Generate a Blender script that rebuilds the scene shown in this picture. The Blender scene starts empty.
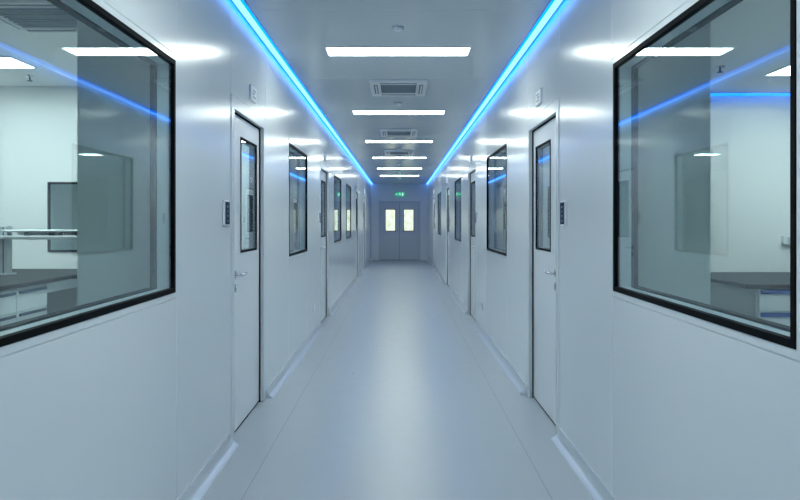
import bpy, bmesh, math, random
from mathutils import Vector, Matrix
random.seed(3)
S = bpy.context.scene
COL = S.collection

# ------------------------------------------------------------------ camera, world, exposure
CAMH = 1.35
cd = bpy.data.cameras.new('camera')
cam = bpy.data.objects.new('camera', cd)
COL.objects.link(cam)
cam.location = (0.015, 0.0, CAMH)
cam.rotation_euler = (math.pi / 2, 0, 0)
cd.lens = 31.05
cd.sensor_width = 36
cd.shift_y = -28 / 800
cd.clip_start = 0.05
S.camera = cam

w = bpy.data.worlds.new('daylight')
S.world = w
w.use_nodes = True
nt = w.node_tree
bg = nt.nodes['Background']
tc = nt.nodes.new('ShaderNodeTexCoord')
nz = nt.nodes.new('ShaderNodeTexNoise')
nz.inputs['Scale'].default_value = 140
nz.inputs['Detail'].default_value = 3
cr = nt.nodes.new('ShaderNodeValToRGB')
cr.color_ramp.elements[0].position = 0.35
cr.color_ramp.elements[0].color = (0.80, 0.74, 0.52, 1)
cr.color_ramp.elements[1].position = 0.6
cr.color_ramp.elements[1].color = (1.0, 0.95, 0.80, 1)
nt.links.new(tc.outputs['Generated'], nz.inputs['Vector'])
nt.links.new(nz.outputs['Fac'], cr.inputs['Fac'])
nt.links.new(cr.outputs['Color'], bg.inputs['Color'])
bg.inputs['Strength'].default_value = 1.4

S.view_settings.view_transform = 'Standard'
S.view_settings.look = 'None'
S.view_settings.gamma = 1.0
S.view_settings.use_curve_mapping = False
S.view_settings.exposure = 0.0
try:
    S.cycles.use_denoising = True
    S.cycles.max_bounces = 14
    S.cycles.diffuse_bounces = 8
    S.cycles.glossy_bounces = 6
    S.cycles.transparent_max_bounces = 16
    S.cycles.sample_clamp_indirect = 8
except Exception:
    pass

PANEL = 22.0      # corridor lamp radiance
ROOMP = 20.0      # laboratory lamp radiance
LEDSIDE = (0.0, 1.5, 7.0)
LEDCORE = (0.48, 1.25, 3.4)
LEDINNER = (0.0, 0.62, 3.4)

# ------------------------------------------------------------------ materials
def mat(name, col, rough=0.4, metal=0.0, spec=0.5, coat=0.0, noise=None, bump=0.0, bscale=60):
    m = bpy.data.materials.new(name)
    m.use_nodes = True
    t = m.node_tree
    b = t.nodes['Principled BSDF']
    b.inputs['Base Color'].default_value = (*col, 1)
    b.inputs['Roughness'].default_value = rough
    b.inputs['Metallic'].default_value = metal
    b.inputs['Specular IOR Level'].default_value = spec
    if coat:
        b.inputs['Coat Weight'].default_value = coat
        b.inputs['Coat Roughness'].default_value = 0.12
    if noise or bump:
        c = t.nodes.new('ShaderNodeTexCoord')
        n = t.nodes.new('ShaderNodeTexNoise')
        n.inputs['Scale'].default_value = bscale
        n.inputs['Detail'].default_value = 4
        t.links.new(c.outputs['Object'], n.inputs['Vector'])
        if noise:
            r = t.nodes.new('ShaderNodeValToRGB')
            r.color_ramp.elements[0].position = 0.3
            r.color_ramp.elements[1].position = 0.7
            r.color_ramp.elements[0].color = (*[x * (1 - noise) for x in col], 1)
            r.color_ramp.elements[1].color = (*[min(1, x * (1 + noise)) for x in col], 1)
            t.links.new(n.outputs['Fac'], r.inputs['Fac'])
            t.links.new(r.outputs['Color'], b.inputs['Base Color'])
        if bump:
            bp = t.nodes.new('ShaderNodeBump')
            bp.inputs['Strength'].default_value = bump
            bp.inputs['Distance'].default_value = 0.002
            t.links.new(n.outputs['Fac'], bp.inputs['Height'])
            t.links.new(bp.outputs['Normal'], b.inputs['Normal'])
    return m

def emit(name, col, strength=1.0):
    m = bpy.data.materials.new(name)
    m.use_nodes = True
    t = m.node_tree
    t.nodes.clear()
    e = t.nodes.new('ShaderNodeEmission')
    e.inputs['Color'].default_value = (*col, 1)
    e.inputs['Strength'].default_value = strength
    o = t.nodes.new('ShaderNodeOutputMaterial')
    t.links.new(e.outputs[0], o.inputs[0])
    return m

def glass(name, tint, base=0.05):
    """window glass: clear tinted transmission, sharp reflection that grows at grazing angles"""
    m = bpy.data.materials.new(name)
    m.use_nodes = True
    t = m.node_tree
    t.nodes.clear()
    N = t.nodes.new
    L = t.links.new
    g = N('ShaderNodeNewGeometry')
    d = N('ShaderNodeVectorMath'); d.operation = 'DOT_PRODUCT'
    L(g.outputs['Normal'], d.inputs[0]); L(g.outputs['Incoming'], d.inputs[1])
    a = N('ShaderNodeMath'); a.operation = 'ABSOLUTE'; L(d.outputs['Value'], a.inputs[0])
    s = N('ShaderNodeMath'); s.operation = 'SUBTRACT'; s.inputs[0].default_value = 1; L(a.outputs[0], s.inputs[1])
    p = N('ShaderNodeMath'); p.operation = 'POWER'; p.inputs[1].default_value = 5; L(s.outputs[0], p.inputs[0])
    k = N('ShaderNodeMath'); k.operation = 'MULTIPLY_ADD'
    L(p.outputs[0], k.inputs[0]); k.inputs[1].default_value = 1 - base; k.inputs[2].default_value = base
    tr = N('ShaderNodeBsdfTransparent'); tr.inputs['Color'].default_value = (*tint, 1)
    gl = N('ShaderNodeBsdfGlossy'); gl.inputs['Roughness'].default_value = 0.0
    gl.inputs['Color'].default_value = (0.95, 0.98, 1, 1)
    mx = N('ShaderNodeMixShader')
    L(k.outputs[0], mx.inputs[0]); L(tr.outputs[0], mx.inputs[1]); L(gl.outputs[0], mx.inputs[2])
    o = N('ShaderNodeOutputMaterial'); L(mx.outputs[0], o.inputs[0])
    return m

M = {}
M['wall'] = mat('white_coated_steel', (0.70, 0.74, 0.755), 0.19, spec=0.6, bump=0.02, bscale=2)
M['ceil'] = mat('ceiling_coated_steel', (0.60, 0.655, 0.68), 0.16, spec=0.5)
M['labwall'] = mat('laboratory_wall_panel', (0.80, 0.82, 0.82), 0.42)
M['casing'] = mat('door_casing_steel', (0.62, 0.66, 0.68), 0.25)
M['leaf'] = mat('door_leaf_steel', (0.72, 0.745, 0.765), 0.28)
M['alu'] = mat('brushed_aluminium', (0.72, 0.75, 0.78), 0.28, metal=0.85)
M['chrome'] = mat('satin_chrome', (0.62, 0.63, 0.65), 0.2, metal=1.0)
M['black'] = mat('black_frame', (0.006, 0.007, 0.008), 0.5, spec=0.02)
M['rubber'] = mat('black_rubber', (0.008, 0.009, 0.010), 0.6, spec=0.0)
M['plastic'] = mat('white_plastic', (0.78, 0.80, 0.82), 0.35)
M['greyplastic'] = mat('grey_plastic', (0.45, 0.50, 0.55), 0.4)
M['darkslot'] = mat('dark_slot', (0.10, 0.12, 0.14), 0.5)
M['grille'] = mat('grey_grille', (0.28, 0.34, 0.39), 0.5)
M['navy'] = mat('navy_screen', (0.007, 0.018, 0.055), 0.4, spec=0.02)
M['icon'] = emit('screen_icon', (0.30, 0.55, 0.9), 0.6)
M['signmark'] = mat('sign_print', (0.20, 0.25, 0.33), 0.5)
M['worktop'] = mat('dark_epoxy_worktop', (0.028, 0.030, 0.032), 0.6, spec=0.15, noise=0.15)
M['cabinet'] = mat('cabinet_laminate', (0.68, 0.72, 0.74), 0.35)
M['kneeback'] = mat('shade_grey_laminate', (0.36, 0.38, 0.38), 0.5)  # darker than the cabinet: shade of the bench side panel put into the colour
M['bluegrip'] = mat('blue_grip', (0.015, 0.08, 0.33), 0.35)
M['greygrip'] = mat('slate_grip', (0.07, 0.10, 0.15), 0.35)
M['rack'] = mat('rack_aluminium', (0.55, 0.60, 0.62), 0.35, metal=0.5)
M['rackdark'] = mat('rack_groove', (0.12, 0.15, 0.17), 0.5)
M['enddoor'] = mat('end_door_steel', (0.62, 0.66, 0.70), 0.35)
M['endwall'] = mat('end_wall_panel', (0.80, 0.82, 0.84), 0.35)
M['green'] = emit('exit_green', (0.0, 0.34, 0.20), 1.0)
M['exitwhite'] = emit('exit_white', (0.55, 1.0, 0.85), 1.0)
M['lamp'] = emit('lamp_diffuser', (0.905, 1.0, 0.95), PANEL)
M['rlamp'] = emit('laboratory_lamp_diffuser', (0.92, 1.0, 0.98), ROOMP)
M['ledside'] = emit('led_lens_side', LEDSIDE)
M['ledinner'] = emit('led_lens_inner_side', LEDINNER)
M['ledcore'] = emit('led_lens_face', LEDCORE)
M['glass'] = glass('window_glass', (0.86, 0.945, 0.95))
M['dglass'] = glass('door_glass', (0.80, 0.90, 0.92))

# floor vinyl with welded seams
def floor_mat():
    m = mat('grey_vinyl', (0.40, 0.43, 0.47), 0.3, spec=0.5)
    t = m.node_tree
    N = t.nodes.new
    L = t.links.new
    b = t.nodes['Principled BSDF']
    c = N('ShaderNodeTexCoord')
    sx = N('ShaderNodeSeparateXYZ'); L(c.outputs['Object'], sx.inputs[0])
    def math_(op, a, b_=None, c_=None):
        n = N('ShaderNodeMath'); n.operation = op
        for i, v in enumerate((a, b_, c_)):
            if v is None: continue
            if isinstance(v, (int, float)): n.inputs[i].default_value = v
            else: L(v, n.inputs[i])
        return n.outputs[0]
    ax = math_('ABSOLUTE', sx.outputs['X'])
    l1 = math_('LESS_THAN', math_('ABSOLUTE', math_('SUBTRACT', ax, 0.755)), 0.0022)
    ln = l1
    n1 = N('ShaderNodeTexNoise'); n1.inputs['Scale'].default_value = 260; n1.inputs['Detail'].default_value = 2
    L(c.outputs['Object'], n1.inputs['Vector'])
    r1 = N('ShaderNodeValToRGB')
    r1.color_ramp.elements[0].position = 0.3; r1.color_ramp.elements[0].color = (0.335, 0.375, 0.405, 1)
    r1.color_ramp.elements[1].position = 0.7; r1.color_ramp.elements[1].color = (0.445, 0.485, 0.52, 1)
    L(n1.outputs['Fac'], r1.inputs['Fac'])
    mx = N('ShaderNodeMix'); mx.data_type = 'RGBA'
    L(ln, mx.inputs['Factor']); L(r1.outputs['Color'], mx.inputs['A'])
    mx.inputs['B'].default_value = (0.22, 0.25, 0.28, 1)
    L(mx.outputs['Result'], b.inputs['Base Color'])
    n2 = N('ShaderNodeTexNoise'); n2.inputs['Scale'].default_value = 9; n2.inputs['Detail'].default_value = 5
    L(c.outputs['Object'], n2.inputs['Vector'])
    mr = N('ShaderNodeMapRange'); mr.inputs['To Min'].default_value = 0.24; mr.inputs['To Max'].default_value = 0.38
    L(n2.outputs['Fac'], mr.inputs['Value']); L(mr.outputs['Result'], b.inputs['Roughness'])
    bp = N('ShaderNodeBump'); bp.inputs['Strength'].default_value = 0.12; bp.inputs['Distance'].default_value = 0.002
    n3 = N('ShaderNodeTexNoise'); n3.inputs['Scale'].default_value = 30
    L(c.outputs['Object'], n3.inputs['Vector'])
    L(n3.outputs['Fac'], bp.inputs['Height']); L(bp.outputs['Normal'], b.inputs['Normal'])
    return m
M['floor'] = floor_mat()

# ------------------------------------------------------------------ mesh helpers
class MB:
    def __init__(self):
        self.bm = bmesh.new()
    def box(self, x0, x1, y0, y1, z0, z1, bevel=0.0, mi=0, seg=1):
        x0, x1 = sorted((x0, x1)); y0, y1 = sorted((y0, y1)); z0, z1 = sorted((z0, z1))
        r = bmesh.ops.create_cube(self.bm, size=1.0)
        vs = r['verts']
        for v in vs:
            v.co = Vector(((x0 + x1) / 2 + v.co.x * (x1 - x0), (y0 + y1) / 2 + v.co.y * (y1 - y0),
                           (z0 + z1) / 2 + v.co.z * (z1 - z0)))
        fs = set(f for v in vs for f in v.link_faces)
        for f in fs: f.material_index = mi
        if bevel > 0:
            es = list(set(e for v in vs for e in v.link_edges))
            bmesh.ops.bevel(self.bm, geom=es, offset=bevel, segments=seg, affect='EDGES', profile=0.5)
        return self
    def cyl(self, p0, p1, r0, r1=None, n=20):
        r1 = r0 if r1 is None else r1
        p0, p1 = Vector(p0), Vector(p1)
        d = p1 - p0
        q = Vector((0, 0, 1)).rotation_difference(d.normalized()).to_matrix().to_4x4()
        mtx = Matrix.Translation((p0 + p1) / 2) @ q
        bmesh.ops.create_cone(self.bm, cap_ends=True, segments=n, radius1=r0, radius2=r1, depth=d.length, matrix=mtx)
        return self
    def lathe(self, prof, loc, n=28):
        """prof: (radius, z) from bottom to top around a vertical axis at loc"""
        rings = []
        for r, z in prof:
            if r < 1e-5:
                rings.append([self.bm.verts.new((loc[0], loc[1], loc[2] + z))])
            else:
                rings.append([self.bm.verts.new((loc[0] + r * math.cos(2 * math.pi * i / n),
                              loc[1] + r * math.sin(2 * math.pi * i / n), loc[2] + z)) for i in range(n)])
        for a, b in zip(rings, rings[1:]):
            for i in range(n):
                j = (i + 1) % n
                q = [a[i % len(a)], a[j % len(a)], b[j % len(b)], b[i % len(b)]]
                q2 = []
                for v in q:
                    if v not in q2: q2.append(v)
                if len(q2) > 2: self.bm.faces.new(q2)
        return self
    def prism(self, poly, axis, a, b):
        """poly: 2-D outline, swept along axis ('y': poly is x,z; 'x': poly is y,z; 'z': poly is x,y)"""
        def P(p, t):
            return {'y': (p[0], t, p[1]), 'x': (t, p[0], p[1]), 'z': (p[0], p[1], t)}[axis]
        A = [self.bm.verts.new(P(p, a)) for p in poly]
        B = [self.bm.verts.new(P(p, b)) for p in poly]
        n = len(poly)
        for i in range(n):
            j = (i + 1) % n
            self.bm.faces.new((A[i], A[j], B[j], B[i]))
        self.bm.faces.new(A[::-1]); self.bm.faces.new(B)
        return self
    def tube(self, pts, r, n=12):
        pts = [Vector(p) for p in pts]
        rings = []
        for i, p in enumerate(pts):
            d = (pts[min(i + 1, len(pts) - 1)] - pts[max(i - 1, 0)]).normalized()
            u = d.orthogonal().normalized() if i == 0 else (u - d * u.dot(d)).normalized()
            v = d.cross(u)
            rings.append([self.bm.verts.new(p + (u * math.cos(2 * math.pi * k / n) + v * math.sin(2 * math.pi * k / n)) * r)
                          for k in range(n)])
        for a, b in zip(rings, rings[1:]):
            for k in range(n):
                self.bm.faces.new((a[k], a[(k + 1) % n], b[(k + 1) % n], b[k]))
        self.bm.faces.new(rings[0][::-1]); self.bm.faces.new(rings[-1])
        return self
    def build(self, name, m, parent=None, smooth=False, loc=None):
        bmesh.ops.recalc_face_normals(self.bm, faces=self.bm.faces[:])
        me = bpy.data.meshes.new(name)
        self.bm.to_mesh(me)
        self.bm.free()
        for x in (m if isinstance(m, (list, tuple)) else [m]):
            me.materials.append(M[x])
        if smooth:
            me.shade_smooth()
            me.set_sharp_from_angle(angle=math.radians(35))
        o = bpy.data.objects.new(name, me)
        COL.objects.link(o)
        if parent: o.parent = parent
        if loc: o.location = loc
        return o

def tag(o, label, cat, group=None, kind=None):
    o['label'] = label
    o['category'] = cat
    if group: o['group'] = group
    if kind: o['kind'] = kind
    return o

def empty(name, loc, label, cat, group=None, kind=None):
    o = bpy.data.objects.new(name, None)
    o.empty_display_size = 0.1
    COL.objects.link(o)
    o.location = loc
    return tag(o, label, cat, group, kind)

def copy_tree(o, parent=None):
    c = o.copy()
    COL.objects.link(c)
    if parent: c.parent = parent
    for ch in list(o.children):
        copy_tree(ch, c)
    return c

def clone(o, loc, label, group=None, name=None):
    c = copy_tree(o)
    c.location = loc
    c['label'] = label
    if group: c['group'] = group
    if name: c.name = name
    return c

# ------------------------------------------------------------------ layout numbers
HW = 1.01            # half width of the corridor
H = 2.70             # corridor ceiling
T = 0.10             # wall thickness
Y0, Y1 = -4.0, 24.4  # corridor ends
LH, LHR = 2.57, 2.50  # laboratory ceilings, left and right
LB = 6.2             # laboratory back walls
XO = 5.6             # outer walls
DW, DH = 1.08, 2.13  # door unit
WZ0, WZ1 = 1.03, 2.085
TR = 0.028            # white trim round the windows
DOORS = {-1: [4.18, 8.84, 15.9, 19.3], 1: [4.31, 9.03, 13.84, 19.7]}
WINS = {-1: [(1.66, 3.14), (6.36, 7.6), (10.7, 12.0), (13.1, 14.4)],
        1: [(1.73, 3.21), (6.43, 7.89), (11.2, 12.5), (16.7, 18.1)]}

# ------------------------------------------------------------------ shell
fl = MB().box(-XO - 0.2, XO + 0.2, Y0 - 0.2, Y1 + 0.3, -0.12, 0).build('floor', 'floor')
tag(fl, 'grey blue vinyl floor with welded seams along the corridor', 'floor', kind='structure')

b = MB()
ys = [Y0 + 0.0] + [4.39 + 2.11 * k for k in range(-3, 10)] + [Y1]
ys = sorted(y for y in ys if Y0 <= y <= Y1)
for a, c in zip(ys, ys[1:]):
    b.box(-HW + 0.012, HW - 0.012, a, c, H, H + 0.03, 0.0035)
b.box(-XO - 0.2, XO + 0.2, Y0 - 0.2, Y1 + 0.3, H + 0.03, H + 0.15)
tag(b.build('ceiling', 'ceil'), 'glossy pale grey panelled ceiling over the corridor', 'ceiling', kind='structure')

def corridor_wall(s):
    b = MB()
    xa, xb = s * HW, s * (HW + T)
    ops = sorted([(y, y + DW, 0.0, DH) for y in DOORS[s]] + [(a - TR, c + TR, WZ0 - TR, WZ1 + TR) for a, c in WINS[s]])
    y = Y0
    BV = 0.004
    def seg(a, c):
        n = max(1, round((c - a) / 1.2))
        for k in range(n):
            b.box(xa, xb, a + (c - a) * k / n, a + (c - a) * (k + 1) / n, 0, H + 0.03, BV)
    for (a, c, z0, z1) in ops:
        if a > y + 0.002: seg(y, a)
        if z0 > 0: b.box(xa, xb, a, c, 0, z0, BV)
        b.box(xa, xb, a, c, z1, H + 0.03, BV)
        y = c
    seg(y, Y1)
    side = 'left' if s < 0 else 'right'
    o = b.build('wall_' + side, 'wall')
    tag(o, {-1: 'satin white steel panel wall on the left of the corridor', 1: 'satin white steel panel wall on the right of the corridor'}[s], 'wall', kind='structure')
for s in (-1, 1): corridor_wall(s)

# end wall with opening for the double door, wall behind the viewer, outer shell of the laboratories
EDW, EDH = 0.74, 2.09
b = MB()
b.box(-XO - 0.2, -EDW, Y1, Y1 + 0.12, 0, H + 0.03).box(EDW, XO + 0.2, Y1, Y1 + 0.12, 0, H + 0.03)
b.box(-EDW, EDW, Y1, Y1 + 0.12, EDH, H + 0.03)
tag(b.build('wall_end', 'endwall'), 'blue grey wall closing the far end of the corridor around double doors', 'wall', kind='structure')
tag(MB().box(-XO - 0.2, XO + 0.2, Y0 - 0.12, Y0, 0, H + 0.03).build('wall_rear', 'wall'),
    'white wall closing the corridor behind the viewpoint', 'wall', kind='structure')
for s, side in ((-1, 'left'), (1, 'right')):
    xi = s * (HW + T)
    tag(MB().box(s * XO, s * (XO + 0.12), Y0, Y1, 0, H + 0.03).build('wall_outer_' + side, 'labwall'),
        'outer white wall of the rooms on the %s side' % side, 'wall', kind='structure')
    tag(MB().box(xi, s * XO, Y0, LB, (LH if s < 0 else LHR), H + 0.03).box(xi, s * XO, LB + 0.1, Y1, LH, H + 0.03).build('ceiling_' + side, 'labwall'),
        'white ceiling of the laboratories on the %s side' % side, 'ceiling', kind='structure')
    # pier beyond the near window
    px = s * (1.505 if s < 0 else 1.50)
    yp = 3.25 if s < 0 else 3.30
    tag(MB().box(xi, px, yp, yp + 0.5, 0, (LH if s < 0 else LHR)).build('wall_pier_' + side, 'labwall'),
        'shaded pier inside the %s laboratory at the far edge of its big window' % side, 'wall', kind='structure')
# laboratory back walls: left has an inner window
LWX0, LWX1, LWZ0, LWZ1 = -3.15, -2.10, 1.08, 1.71
b = MB()
b.box(-HW - T, LWX1, LB, LB + 0.1, 0, H).box(LWX0, -XO, LB, LB + 0.1, 0, H)
b.box(LWX0, LWX1, LB, LB + 0.1, 0, LWZ0).box(LWX0, LWX1, LB, LB + 0.1, LWZ1, H)
tag(b.build('wall_back_left', 'labwall'), 'white back wall of left laboratory with small black framed window', 'wall', kind='structure')
tag(MB().box(HW + T, XO, LB, LB + 0.1, 0, H).build('wall_back_right', 'labwall'),
    'white back wall of right laboratory under a blue light line', 'wall', kind='structure')

# ------------------------------------------------------------------ coved baseboards
def baseboard(s):
    b = MB()
    prof = [(0.0, 0.072), (-0.006, 0.072), (-0.009, 0.055), (-0.018, 0.034), (-0.032, 0.018), (-0.05, 0.009), (-0.056, 0.0), (0.0, 0.0)]
    cuts = []
    y = Y0
    for d in DOORS[s]:
        cuts.append((y, d - 0.015)); y = d + DW + 0.015
    cuts.append((y, Y1))
    for a, c in cuts:
        b.prism([(s * (HW + u), z) for u, z in prof], 'y', a, c)
    side = 'left' if s < 0 else 'right'
    o = b.build('baseboard_' + side, 'alu', smooth=True)
    tag(o, 'coved aluminium baseboard along the foot of the %s wall' % side, 'baseboard', kind='structure')
for s in (-1, 1): baseboard(s)

# ------------------------------------------------------------------ doors
def make_door(s, loc, label):
    r = empty('door_proto', loc, label, 'door', 'white single doors along the corridor', 'structure')
    C_ = 0.08
    X = lambda u: s * u                      # u > 0 goes into the wall
    b = MB()
    b.box(X(-0.004), X(T), 0.001, C_, 0, DH - 0.001, 0.002).box(X(-0.004), X(T), DW - C_, DW - 0.001, 0, DH - 0.001, 0.002)
    b.box(X(-0.004), X(T), C_, DW - C_, DH - C_, DH - 0.001, 0.002)
    b.build('door_frame', 'casing', r)
    a, c, zt = C_ + 0.006, DW - C_ - 0.008, DH - C_ - 0.008
    u0, u1 = 0.032, 0.078
    va, vc, v0, v1 = 0.39, 0.90, 1.145, 1.915
    vc = min(vc, c - 0.06)
    b = MB()
    b.box(X(u0), X(u1), a, va, 0.012, zt).box(X(u0), X(u1), vc, c, 0.012, zt)
    b.box(X(u0), X(u1), va, vc, 0.012, v0).box(X(u0), X(u1), va, vc, v1, zt)
    lf = b.build('door_leaf', 'leaf', r)
    b = MB()
    b.box(X(0.022), X(0.09), C_, a - 0.001, 0, zt + 0.008).box(X(0.022), X(0.09), c + 0.001, DW - C_, 0, zt + 0.008)
    b.box(X(0.022), X(0.09), a - 0.001, c + 0.001, zt + 0.001, zt + 0.008).box(X(0.034), X(0.075), a, c, 0.0, 0.012)
    b.build('door_seal', 'rubber', r)
    f = 0.015
    b = MB()
    for (p, q, g, h) in ((va, va + f, v0, v1), (vc - f, vc, v0, v1), (va + f, vc - f, v0, v0 + f), (va + f, vc - f, v1 - f, v1)):
        b.box(X(u0 - 0.004), X(u1 + 0.004), p, q, g, h)
    vp = b.build('vision_frame', 'black', r)
    MB().box(X(u0 + 0.002), X(u0 + 0.007), va + f, vc - f, v0 + f, v1 - f).build('vision_glass', 'dglass', vp)
    # lever handle
    hy, hz = 0.222, 1.014
    b = MB()
    b.cyl((X(u0 - 0.009), hy, hz), (X(u0), hy, hz), 0.026, n=24)
    hd = b.build('handle_rose', 'chrome', r, smooth=True)
    b = MB()
    b.tube([(X(u0), hy, hz), (X(u0 - 0.035), hy, hz), (X(u0 - 0.046), hy + 0.004, hz), (X(u0 - 0.053), hy + 0.014, hz),
            (X(u0 - 0.054), hy + 0.03, hz), (X(u0 - 0.052), hy + 0.08, hz + 0.001), (X(u0 - 0.048), hy + 0.125, hz + 0.002)], 0.0095, 14)
    b.build('lever', 'chrome', hd, smooth=True)
    b = MB()
    b.cyl((X(u0 - 0.008), hy, hz - 0.085), (X(u0), hy, hz - 0.085), 0.025, n=24)
    b.box(X(u0 - 0.014), X(u0 - 0.002), hy - 0.008, hy + 0.008, hz - 0.115, hz - 0.075, 0.003)
    b.build('lock_cylinder', 'chrome', r, smooth=True)
    return r

door_labels = {
    -1: ['white door with vision panel nearest on the left wall', 'second white door along the left wall, beyond the second window',
         'third white door along the left wall, after two windows', 'last white door on the left wall before the end doors'],
    1: ['white door with vision panel nearest on the right wall', 'second white door along the right wall, beyond the second window',
        'third white door along the right wall, after the third window', 'last white door on the right wall before the end doors']}
dn = 0
for s in (-1, 1):
    p = None
    for i, y in enumerate(DOORS[s]):
        dn += 1
        if p is None:
            p = make_door(s, (s * HW, y, 0), door_labels[s][i]); p.name = 'door_%d' % dn
        else:
            clone(p, (s * HW, y, 0), door_labels[s][i], name='door_%d' % dn)

# double door at the end
r = empty('door_9', (0, Y1, 0), 'grey double door with two bright windows at the far end', 'door', None, 'structure')
b = MB()
b.box(-EDW, -EDW + 0.06, -0.01, 0.12, 0, EDH).box(EDW - 0.06, EDW, -0.01, 0.12, 0, EDH).box(-EDW + 0.06, EDW - 0.06, -0.01, 0.12, EDH - 0.05, EDH)
b.build('door_frame', 'enddoor', r)
for s in (-1, 1):
    xa, xb = s * 0.004, s * (EDW - 0.064)
    va, vb, v0, v1 = s * 0.135, s * 0.515, 1.02, 1.81
    b = MB()
    b.box(xa, va, 0.03, 0.08, 0.01, EDH - 0.054).box(vb, xb, 0.03, 0.08, 0.01, EDH - 0.054)
    b.box(va, vb, 0.03, 0.08, 0.01, v0).box(va, vb, 0.03, 0.08, v1, EDH - 0.054)
    lf = b.build('door_leaf', 'enddoor', r)
    MB().box(xb - s * 0.01, s * (EDW - 0.05), 0.082, 0.10, 0.01, EDH - 0.05).build('edge_light_seal', 'rubber', r)  # added to block daylight leaking past the outer edge of the leaf
    f = s * 0.022
    b = MB()
    b.box(va, va + f, 0.026, 0.084, v0, v1).box(vb - f, vb, 0.026, 0.084, v0, v1)
    b.box(va + f, vb - f, 0.026, 0.084, v0, v0 + 0.022).box(va + f, vb - f, 0.026, 0.084, v1 - 0.022, v1)
    vf = b.build('vision_frame', 'black', lf)
    MB().box(va + f, vb - f, 0.05, 0.056, v0 + 0.022, v1 - 0.022).build('vision_glass', 'glass', lf)
    MB().tube([(s * 0.05, 0.03, 1.0), (s * 0.05, -0.02, 1.0), (s * 0.07, -0.025, 1.0), (s * 0.17, -0.022, 1.0)], 0.010).build('lever', 'chrome', lf, smooth=True)

MB().box(-0.02, 0.02, 0.082, 0.095, 0.01, EDH - 0.05).build('meeting_light_seal', 'rubber', r)  # added behind the leaves to stop outside light through the middle gap
MB().box(-EDW + 0.05, EDW - 0.05, 0.082, 0.10, EDH - 0.06, EDH - 0.045).build('head_light_seal', 'rubber', r)  # added against light leaking over the top of the leaves
MB().box(-EDW + 0.07, EDW - 0.07, 0.02, 0.09, 0.0, 0.01).build('bottom_seal', 'rubber', r)
# ------------------------------------------------------------------ windows
def make_window(s, y0, y1, name, label):
    L = y1 - y0
    r = empty(name, (s * HW, y0, 0), label, 'window', None, 'structure')
    X = lambda u: s * u
    f = 0.022
    def ring(b, ua, ub, m0, m1, bev=0.0):
        """rectangular ring between outer margin m0 and inner margin m1 (measured inwards from the black frame's edge)"""
        b.box(X(ua), X(ub), m0, m1, WZ0 + m0, WZ1 - m0, bev).box(X(ua), X(ub), L - m1, L - m0, WZ0 + m0, WZ1 - m0, bev)
        b.box(X(ua), X(ub), m1, L - m1, WZ0 + m0, WZ0 + m1, bev).box(X(ua), X(ub), m1, L - m1, WZ1 - m1, WZ1 - m0, bev)
        return b
    ring(MB(), -0.002, T, -TR + 0.001, 0.0, 0.002).build('window_trim', 'wall', r)
    ring(MB(), -0.005, 0.02, 0.0, f, 0.001).build('window_frame', 'black', r)
    ring(MB(), 0.02, 0.075, 0.0, 0.018).build('window_reveal', 'plastic', r)
    ring(MB(), 0.075, T + 0.004, 0.0, 0.026).build('inner_frame', 'black', r)
    MB().box(X(0.004), X(0.010), f, L - f, WZ0 + f, WZ1 - f).build('window_pane', 'glass', r)
    return r
win_labels = {
    -1: ['big black framed window of the left laboratory, nearest on the left', 'second window on the left wall, just past the first door',
         'third window on the left wall, just past the second door', 'fourth window on the left wall, before the third door'],
    1: ['big black framed window of the right laboratory, nearest on the right', 'second window on the right wall, just past the first door',
        'third window on the right wall, just past the second door', 'fourth window on the right wall, beyond the third door']}
wn = 0
for s in (-1, 1):
    for i, (a, c) in enumerate(WINS[s]):
        wn += 1
        make_window(s, a, c, 'window_%d' % wn, win_labels[s][i])
# inner window of the left laboratory
r = empty('window_9', (LWX0, LB, 0), 'small black framed window in the back wall of the left laboratory', 'window', None, 'structure')
W_ = LWX1 - LWX0
b = MB()
f = 0.02
b.box(0, f, -0.006, 0.012, LWZ0, LWZ1).box(W_ - f, W_, -0.006, 0.012, LWZ0, LWZ1).box(f, W_ - f, -0.006, 0.012, LWZ0, LWZ0 + f).box(f, W_ - f, -0.006, 0.012, LWZ1 - f, LWZ1)
b.build('window_frame', 'black', r)
MB().box(f, W_ - f, 0.003, 0.008, LWZ0 + f, LWZ1 - f).build('window_pane', 'glass', r)

# ------------------------------------------------------------------ ceiling lights
def make_light(m, loc, label, group, L=1.13, D=0.27):
    r = empty('ceiling_light', loc, label, 'ceiling light', group)
    b = MB()
    e = 0.012
    b.box(-L / 2, L / 2, -D / 2, -D / 2 + e, -0.012, 0).box(-L / 2, L / 2, D / 2 - e, D / 2, -0.012, 0)
    b.box(-L / 2, -L / 2 + e, -D / 2 + e, D / 2 - e, -0.012, 0).box(L / 2 - e, L / 2, -D / 2 + e, D / 2 - e, -0.012, 0)
    b.build('frame', 'plastic', r)
    MB().box(-L / 2 + e, L / 2 - e, -D / 2 + e, D / 2 - e, -0.010, -0.002).build('diffuser', m, r)
    return r
G = 'white panel lights along the corridor ceiling'
LY = [(-3.6, 'white ceiling panel light at the corridor end behind the viewpoint'),
      (-0.6, 'white ceiling panel light overhead just behind the viewpoint'),
      (2.4, 'white ceiling panel light overhead, seen only as reflection'),
      (5.43, 'white ceiling panel light nearest the camera, largest of the row'),
      (8.45, 'white ceiling panel light just beyond the biggest air conditioner'),
      (11.5, 'white ceiling panel light just past the second air conditioner'),
      (14.4, 'white ceiling panel light just past the farthest air conditioner'),
      (17.3, 'white ceiling panel light next to last before the end wall'),
      (20.0, 'white ceiling panel light closest to the green exit sign')]
lp = None
for y, lab in LY:
    if lp is None: lp = make_light('lamp', (0, y, H), lab, G)
    else: clone(lp, (0, y, H), lab)
G2 = 'laboratory ceiling panel lights'
rp = make_light('rlamp', (-3.44, 5.25, LH), 'white panel light over the bench in the left laboratory', G2, 1.2, 0.36)
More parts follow.
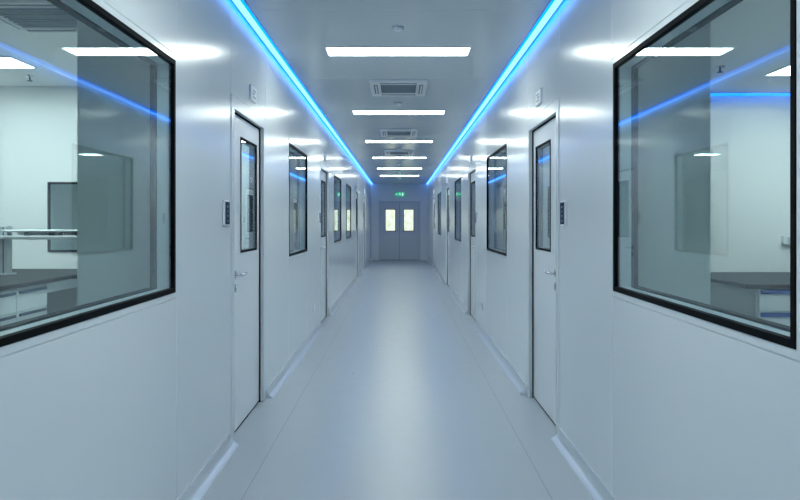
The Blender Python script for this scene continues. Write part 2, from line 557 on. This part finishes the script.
clone(rp, (3.45, 5.2, LHR), 'white panel light over the drawers in the right laboratory')
clone(rp, (-1.86, 5.3, LH), 'added panel light hidden behind the left laboratory pier to brighten the bench front').rotation_euler = (0, 0, math.pi / 2)  # added fill lamp, out of sight, for the left bench front
clone(rp, (-3.5, 3.5, LH), 'added unseen panel light above the frame, brightening the left laboratory drawers')  # added lamp out of view, lifts the left drawers
clone(rp, (3.3, 3.45, LHR), 'added unseen panel light above the frame, brightening the right laboratory drawers')  # added lamp out of view, lifts the camera-facing right drawers
for s, side in ((-1, 'left'), (1, 'right')):  # lamps added to brighten the rooms seen through the farther windows
    clone(rp, (s * 3.1, 8.0, LH), 'added panel light brightening the room behind the second %s window' % side)
    clone(rp, (s * 3.1, 12.4, LH), 'added panel light brightening the room behind the third %s window' % side)

# ------------------------------------------------------------------ blue light lines
def led_line(loc, L, wall, label, dim=False):
    # wall: +1 or -1, the side (local x) on which the wall runs alongside
    r = empty('led_strip', loc, label, 'led strip', 'blue LED lines')
    n = max(1, int(L))
    # half-round lens hanging below a thin channel; local: width in x, length in y, down in -z
    pr = [(-0.030, 0), (-0.030, -0.012), (-0.024, -0.024), (0.024, -0.024), (0.030, -0.012), (0.030, 0)]
    b = MB()
    rows = []
    for k in range(n + 1):
        rows.append([b.bm.verts.new((x, L * k / n, z)) for x, z in pr])
    for p, q in zip(rows, rows[1:]):
        for i in range(len(pr) - 1):
            f_ = b.bm.faces.new((p[i], p[i + 1], q[i + 1], q[i]))
            f_.material_index = 0 if i == 2 else (1 if (i > 2) == (wall > 0) else 2)
    b.bm.faces.new(rows[0]); b.bm.faces.new(rows[-1])
    b.build('lens', ['ledinner' if dim else 'ledcore', 'ledinner' if dim else 'ledside', 'ledinner'], r)
    b = MB()
    b.box(-0.036, -0.0305, 0, L, -0.006, 0).box(0.0305, 0.036, 0, L, -0.006, 0)
    b.build('channel', 'greyplastic', r)
    return r
for s, side in ((-1, 'left'), (1, 'right')):
    led_line((s * 0.966, Y0 + 0.01, H), Y1 - Y0 - 0.02, s, 'long blue LED line along the %s edge of the corridor ceiling' % side)
o = led_line((1.6, LB - 0.05, LHR), 3.9, -1, 'short blue LED line across the back of the right laboratory', True)
o.rotation_euler = (0, 0, -math.pi / 2)

# ------------------------------------------------------------------ air conditioner cassettes
def make_ac(loc, W, D, label, group, gf=0.31):
    r = empty('air_conditioner', loc, label, 'air conditioner', group)
    b = MB()
    gx, gy = W * gf, D * gf
    mx, my = W / 2 - gx, D / 2 - gy
    t = -0.026
    b.box(-W / 2, W / 2, -D / 2, -gy, t, 0, 0.006).box(-W / 2, W / 2, gy, D / 2, t, 0, 0.006)
    b.box(-W / 2, -gx, -gy, gy, t, 0, 0.002).box(gx, W / 2, -gy, gy, t, 0, 0.002)
    b.build('panel', 'plastic', r)
    b = MB()
    b.box(-gx, gx, -gy, gy, -0.012, 0)
    for k in range(9):
        y = -gy + (k + 0.5) * 2 * gy / 9
        b.box(-gx, gx, y - 0.006, y + 0.006, -0.020, -0.012)
    b.build('grille', 'grille', r)
    for (xa, xb, ya, yb) in ((-gx, gx, -gy - my * 0.62, -gy - my * 0.25), (-gx, gx, gy + my * 0.25, gy + my * 0.62),
                             (-gx - mx * 0.62, -gx - mx * 0.28, -gy, gy), (gx + mx * 0.28, gx + mx * 0.62, -gy, gy)):
        sl = MB().box(xa, xb, ya, yb, t - 0.002, t + 0.004).build('air_slot', 'darkslot', r)
        if xb - xa > yb - ya:
            MB().box(xa + 0.01, xb - 0.01, (ya + yb) / 2 - 0.006, (ya + yb) / 2 + 0.012, t - 0.008, t - 0.002).build('louvre', 'plastic', sl)
        else:
            MB().box((xa + xb) / 2 - 0.006, (xa + xb) / 2 + 0.010, ya + 0.01, yb - 0.01, t - 0.008, t - 0.002).build('louvre', 'plastic', sl)
    return r
G = 'air conditioner cassettes in the corridor ceiling'
ac = make_ac((0, 6.90, H), 0.56, 0.74, 'white ceiling air conditioner nearest the camera, between first and second lights', G)
clone(ac, (0, 10.36, H), 'white ceiling air conditioner between the second and third lights')
clone(ac, (0, 13.3, H), 'white ceiling air conditioner farthest down the corridor')
make_ac((-2.09, 4.05, LH - 0.003), 0.60, 0.60, 'white ceiling air conditioner inside the left laboratory', None, 0.36)

# ------------------------------------------------------------------ smoke detectors, sprinklers
def make_detector(loc, label):
    r = empty('smoke_detector', loc, label, 'smoke detector', 'smoke detectors on the corridor ceiling')
    MB().lathe([(0.042, -0.009), (0.044, 0.0)], (0, 0, 0)).build('base', 'greyplastic', r, smooth=True)
    MB().lathe([(0.0, -0.027), (0.022, -0.026), (0.034, -0.021), (0.037, -0.013), (0.038, -0.009)], (0, 0, 0)).build('sensor_head', 'plastic', r, smooth=True)
    return r
D = [(4.78, 'round smoke detector in front of the first ceiling light'), (7.8, 'round smoke detector between biggest air conditioner and second light'),
     (12.7, 'round smoke detector just before the farthest air conditioner'), (15.8, 'round smoke detector beyond the fourth ceiling light'),
     (18.8, 'round smoke detector between the last two ceiling lights'), (21.2, 'round smoke detector beyond the last ceiling light')]
dp = None
for y, lab in D:
    if dp is None: dp = make_detector((0, y, H), lab)
    else: clone(dp, (0, y, H), lab)
def make_sprinkler(loc, label):
    r = empty('sprinkler', loc, label, 'sprinkler', 'laboratory sprinklers')
    MB().lathe([(0.0, -0.012), (0.030, -0.010), (0.038, 0.0)], (0, 0, 0)).build('escutcheon', 'chrome', r, smooth=True)
    MB().cyl((0, 0, -0.042), (0, 0, -0.01), 0.008, n=12).build('stem', 'darkslot', r)
    MB().cyl((0, 0, -0.046), (0, 0, -0.042), 0.022, n=16).build('deflector', 'darkslot', r)
    return r
sp = make_sprinkler((-3.07, 5.75, LH), 'small dark sprinkler on the left laboratory ceiling')
clone(sp, (2.38, 5.1, LHR), 'small dark sprinkler on the right laboratory ceiling')

# ------------------------------------------------------------------ access readers, door signs, sockets
def make_reader(s, loc, label):
    r = empty('access_reader', loc, label, 'access reader', 'door access readers')
    X = lambda u: s * u
    MB().box(X(-0.016), X(0), -0.052, 0.052, -0.075, 0.078, 0.006, seg=2).build('body', 'plastic', r)
    sc = MB().box(X(-0.0175), X(-0.016), -0.048, 0.048, -0.064, 0.068).build('screen', 'navy', r)
    MB().box(X(-0.0190), X(-0.0174), -0.008, 0.008, 0.034, 0.046).build('screen_icon', 'icon', sc)
    MB().box(X(-0.0190), X(-0.0174), -0.006, 0.006, 0.010, 0.016).build('screen_icon', 'icon', sc)
    MB().box(X(-0.0190), X(-0.0174), -0.007, 0.007, -0.018, -0.008).build('screen_icon', 'icon', sc)
    MB().box(X(-0.0190), X(-0.0174), -0.016, 0.016, -0.046, -0.042).build('screen_icon', 'icon', sc)
    return r
def make_sign(s, loc, label):
    r = empty('door_sign', loc, label, 'door sign', 'white room signs over the doors')
    X = lambda u: s * u
    MB().box(X(-0.014), X(0), -0.09, 0.09, -0.052, 0.052, 0.003).build('plate', 'plastic', r)
    b = MB()
    for z, a, c in ((0.022, -0.035, 0.055), (0.0, -0.045, 0.02), (-0.022, -0.035, 0.055)):
        b.box(X(-0.0148), X(-0.014), a, c, z - 0.005, z + 0.005)
    b.build('printed_lines', 'signmark', r)
    return r
nth = {-1: ['first', 'second', 'third', 'last'], 1: ['first', 'second', 'third', 'last']}
for s, side in ((-1, 'left'), (1, 'right')):
    rp_ = sp_ = None
    for i, y in enumerate(DOORS[s]):
        lr = 'white access reader with dark screen beside the %s door on the %s wall' % (nth[s][i], side)
        ls = 'small white sign plate above the %s door on the %s wall' % (nth[s][i], side)
        rl = (s * HW, y - 0.145, 1.40)
        sl = (s * HW, y + 0.60, 2.235)
        if rp_ is None: rp_ = make_reader(s, rl, lr); sp_ = make_sign(s, sl, ls)
        else: clone(rp_, rl, lr); clone(sp_, sl, ls)
def make_socket(s, loc, label):
    r = empty('wall_socket', loc, label, 'socket', 'low wall sockets')
    X = lambda u: s * u
    MB().box(X(-0.010), X(0), -0.045, 0.045, -0.045, 0.045, 0.004).build('plate', 'plastic', r)
    b = MB()
    for (y, z) in ((-0.012, -0.016), (0.012, -0.016), (-0.008, 0.014), (0.008, 0.014)):
        b.box(X(-0.0108), X(-0.010), y - 0.002, y + 0.002, z - 0.007, z + 0.007)
    b.build('pin_slots', 'darkslot', r)
    return r
make_socket(-1, (-HW, 8.20, 0.325), 'white square socket low on left wall before the second door')
make_socket(1, (HW, 8.34, 0.33), 'white square socket low on right wall before the second door')

# ------------------------------------------------------------------ exit sign
r = empty('exit_sign', (0.01, Y1, 2.33), 'green lit exit sign above the end double doors', 'exit sign')
MB().box(-0.175, 0.175, -0.03, 0, -0.075, 0.075, 0.004).build('housing', 'green', r)
b = MB()
yy = (-0.032, -0.0302)
def pp(poly): b.prism(poly, 'y', *yy)
pp([(0.00 + 0.014 * math.cos(t * math.pi / 6), 0.046 + 0.014 * math.sin(t * math.pi / 6)) for t in range(12)])
pp([(-0.022, 0.028), (0.012, 0.030), (0.020, -0.010), (-0.006, -0.014)])
pp([(-0.022, 0.028), (-0.050, 0.008), (-0.044, 0.000), (-0.016, 0.014)])
pp([(0.012, 0.030), (0.044, 0.020), (0.050, 0.000), (0.042, -0.002), (0.036, 0.012), (0.014, 0.018)])
pp([(-0.006, -0.012), (0.008, -0.012), (-0.018, -0.036), (-0.050, -0.042), (-0.050, -0.032), (-0.024, -0.028)])
pp([(0.006, -0.012), (0.020, -0.010), (0.036, -0.034), (0.054, -0.060), (0.042, -0.062), (0.024, -0.036)])
pp([(0.075, 0.05), (0.125, 0.05), (0.125, -0.055), (0.075, -0.055)])
b.build('running_figure', 'exitwhite', r)
b = MB()
b.prism([(-0.15, 0.0), (-0.115, 0.03), (-0.115, 0.011), (-0.072, 0.011), (-0.072, -0.011), (-0.115, -0.011), (-0.115, -0.03)], 'y', *yy)
b.build('arrow', 'exitwhite', r)

# ------------------------------------------------------------------ left laboratory bench
WT = 0.93
r = empty('lab_bench', (-3.13, 4.6, 0), 'white drawer bench with dark worktop in the left laboratory', 'lab bench')
ox, oy = 3.13, -4.6
def B(): return MB()
def bx(b, x0, x1, y0, y1, z0, z1, bev=0.0): return b.box(x0 + ox, x1 + ox, y0 + oy, y1 + oy, z0, z1, bev)
b = MB()
bx(b, -3.68, -2.58, 2.6, LB - 0.002, WT - 0.03, WT, 0.003); bx(b, -2.58, -1.62, 5.46, LB - 0.002, WT - 0.03, WT, 0.003)
b.build('worktop', 'worktop', r)
b = MB()
bx(b, -3.64, -2.625, 2.65, 5.13, 0.08, WT - 0.03)
bx(b, -3.60, -2.68, 2.68, 5.10, 0.0, 0.08)
b.build('cabinet_body', 'cabinet', r)
b = MB()
bx(b, -2.66, -2.62, 5.13, LB - 0.002, WT - 0.11, WT - 0.03); b.build('apron', 'cabinet', r)
for q in ((-3.64, -3.60, 5.13, LB - 0.002), (-2.60, -1.68, LB - 0.05, LB - 0.002), (-1.68, -1.64, 5.5, LB - 0.002)):
    b = MB(); bx(b, *q, 0, WT - 0.03); b.build('support_panel', 'cabinet', r)
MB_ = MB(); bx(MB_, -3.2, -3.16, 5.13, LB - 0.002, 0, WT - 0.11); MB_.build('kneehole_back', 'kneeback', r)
rows = [(0.735, 0.885), (0.55, 0.73), (0.31, 0.545), (0.09, 0.305)]
cols = [5.125 - 0.4125 * k for k in range(7)]
for c1, c0 in zip(cols, cols[1:]):
    for z0, z1 in rows:
        b = MB(); bx(b, -2.625, -2.604, c0 + 0.004, c1 - 0.004, z0, z1 - 0.004, 0.002)
        d = b.build('drawer', 'cabinet', r)
        b = MB(); bx(b, -2.606, -2.588, c0 + 0.03, c1 - 0.03, z1 - 0.030, z1 - 0.010, 0.003)
        b.build('grip', 'greygrip', d)

# reagent rack standing on the bench
r = empty('reagent_rack', (-3.13, 5.5, WT), 'slim metal reagent rack standing on the left laboratory bench', 'rack')
for x in (0.0, 1.36):
    b = MB()
    b.box(x - 0.036, x - 0.008, -0.035, 0.035, 0, 0.385, 0.003).box(x + 0.008, x + 0.036, -0.035, 0.035, 0, 0.385, 0.003)
    p = b.build('post', 'rack', r)
    MB().box(x - 0.008, x + 0.008, -0.028, 0.028, 0, 0.375).build('post_groove', 'rackdark', p)
    MB().box(x - 0.06, x + 0.06, -0.06, 0.06, 0, 0.012, 0.003).build('foot', 'rack', p)
MB().box(0.036, 1.42, -0.12, 0.12, 0.342, 0.358, 0.003).build('shelf', 'rack', r)
MB().box(-0.10, 1.42, -0.10, 0.10, 0.282, 0.300, 0.003).box(-0.10, 1.42, -0.12, -0.10, 0.282, 0.312, 0.003).build('shelf', 'rack', r)
MB().box(0.036, 1.42, 0.10, 0.115, 0.300, 0.342).build('back_strip', 'plastic', r)
for x in (0.12, 0.32, 0.40, 0.53, 0.75, 0.95):
    MB().box(x - 0.02, x + 0.02, 0.085, 0.10, 0.304, 0.338, 0.003).build('socket_outlet', 'rackdark', r)

# ------------------------------------------------------------------ right laboratory bench
RT = 0.90
r = empty('lab_bench', (3.5, 5.6, 0), 'white bench with blue drawer grips in the right laboratory', 'lab bench')
ox, oy = -3.5, -5.6
b = MB(); bx(b, 2.51, 4.8, 4.97, LB - 0.002, RT - 0.03, RT, 0.003); b.build('worktop', 'worktop', r)
b = MB(); bx(b, 2.62, 4.76, 5.03, LB - 0.02, 0.08, RT - 0.03); bx(b, 2.68, 4.7, 5.1, LB - 0.05, 0, 0.08); b.build('cabinet_body', 'cabinet', r)
b = MB(); bx(b, 2.60, 2.62, 5.02, LB - 0.02, 0.0, RT - 0.03); b.build('side_panel', 'kneeback', r)
for k in range(4):
    c0 = 2.625 + k * 0.53; c1 = c0 + 0.525
    for z0, z1 in ((0.70, 0.862), (0.54, 0.695), (0.32, 0.535), (0.09, 0.315)):
        b = MB(); bx(b, c0, c1 - 0.006, 5.010, 5.03, z0, z1, 0.002)
        d = b.build('drawer', 'cabinet', r)
        b = MB(); bx(b, c0 + 0.006, c1 - 0.012, 4.994, 5.012, z1 - 0.034, z1 - 0.004, 0.003)
        b.build('grip', 'bluegrip', d)
r = empty('socket_box', (3.56, LB, 1.187), 'white double socket box on the back wall of right laboratory', 'socket')
MB().box(-0.12, 0.12, -0.04, 0, -0.036, 0.036, 0.004).build('housing', 'plastic', r)
for x in (-0.055, 0.055):
    MB().box(x - 0.03, x + 0.03, -0.0425, -0.04, -0.026, 0.026).build('outlet', 'greyplastic', r)
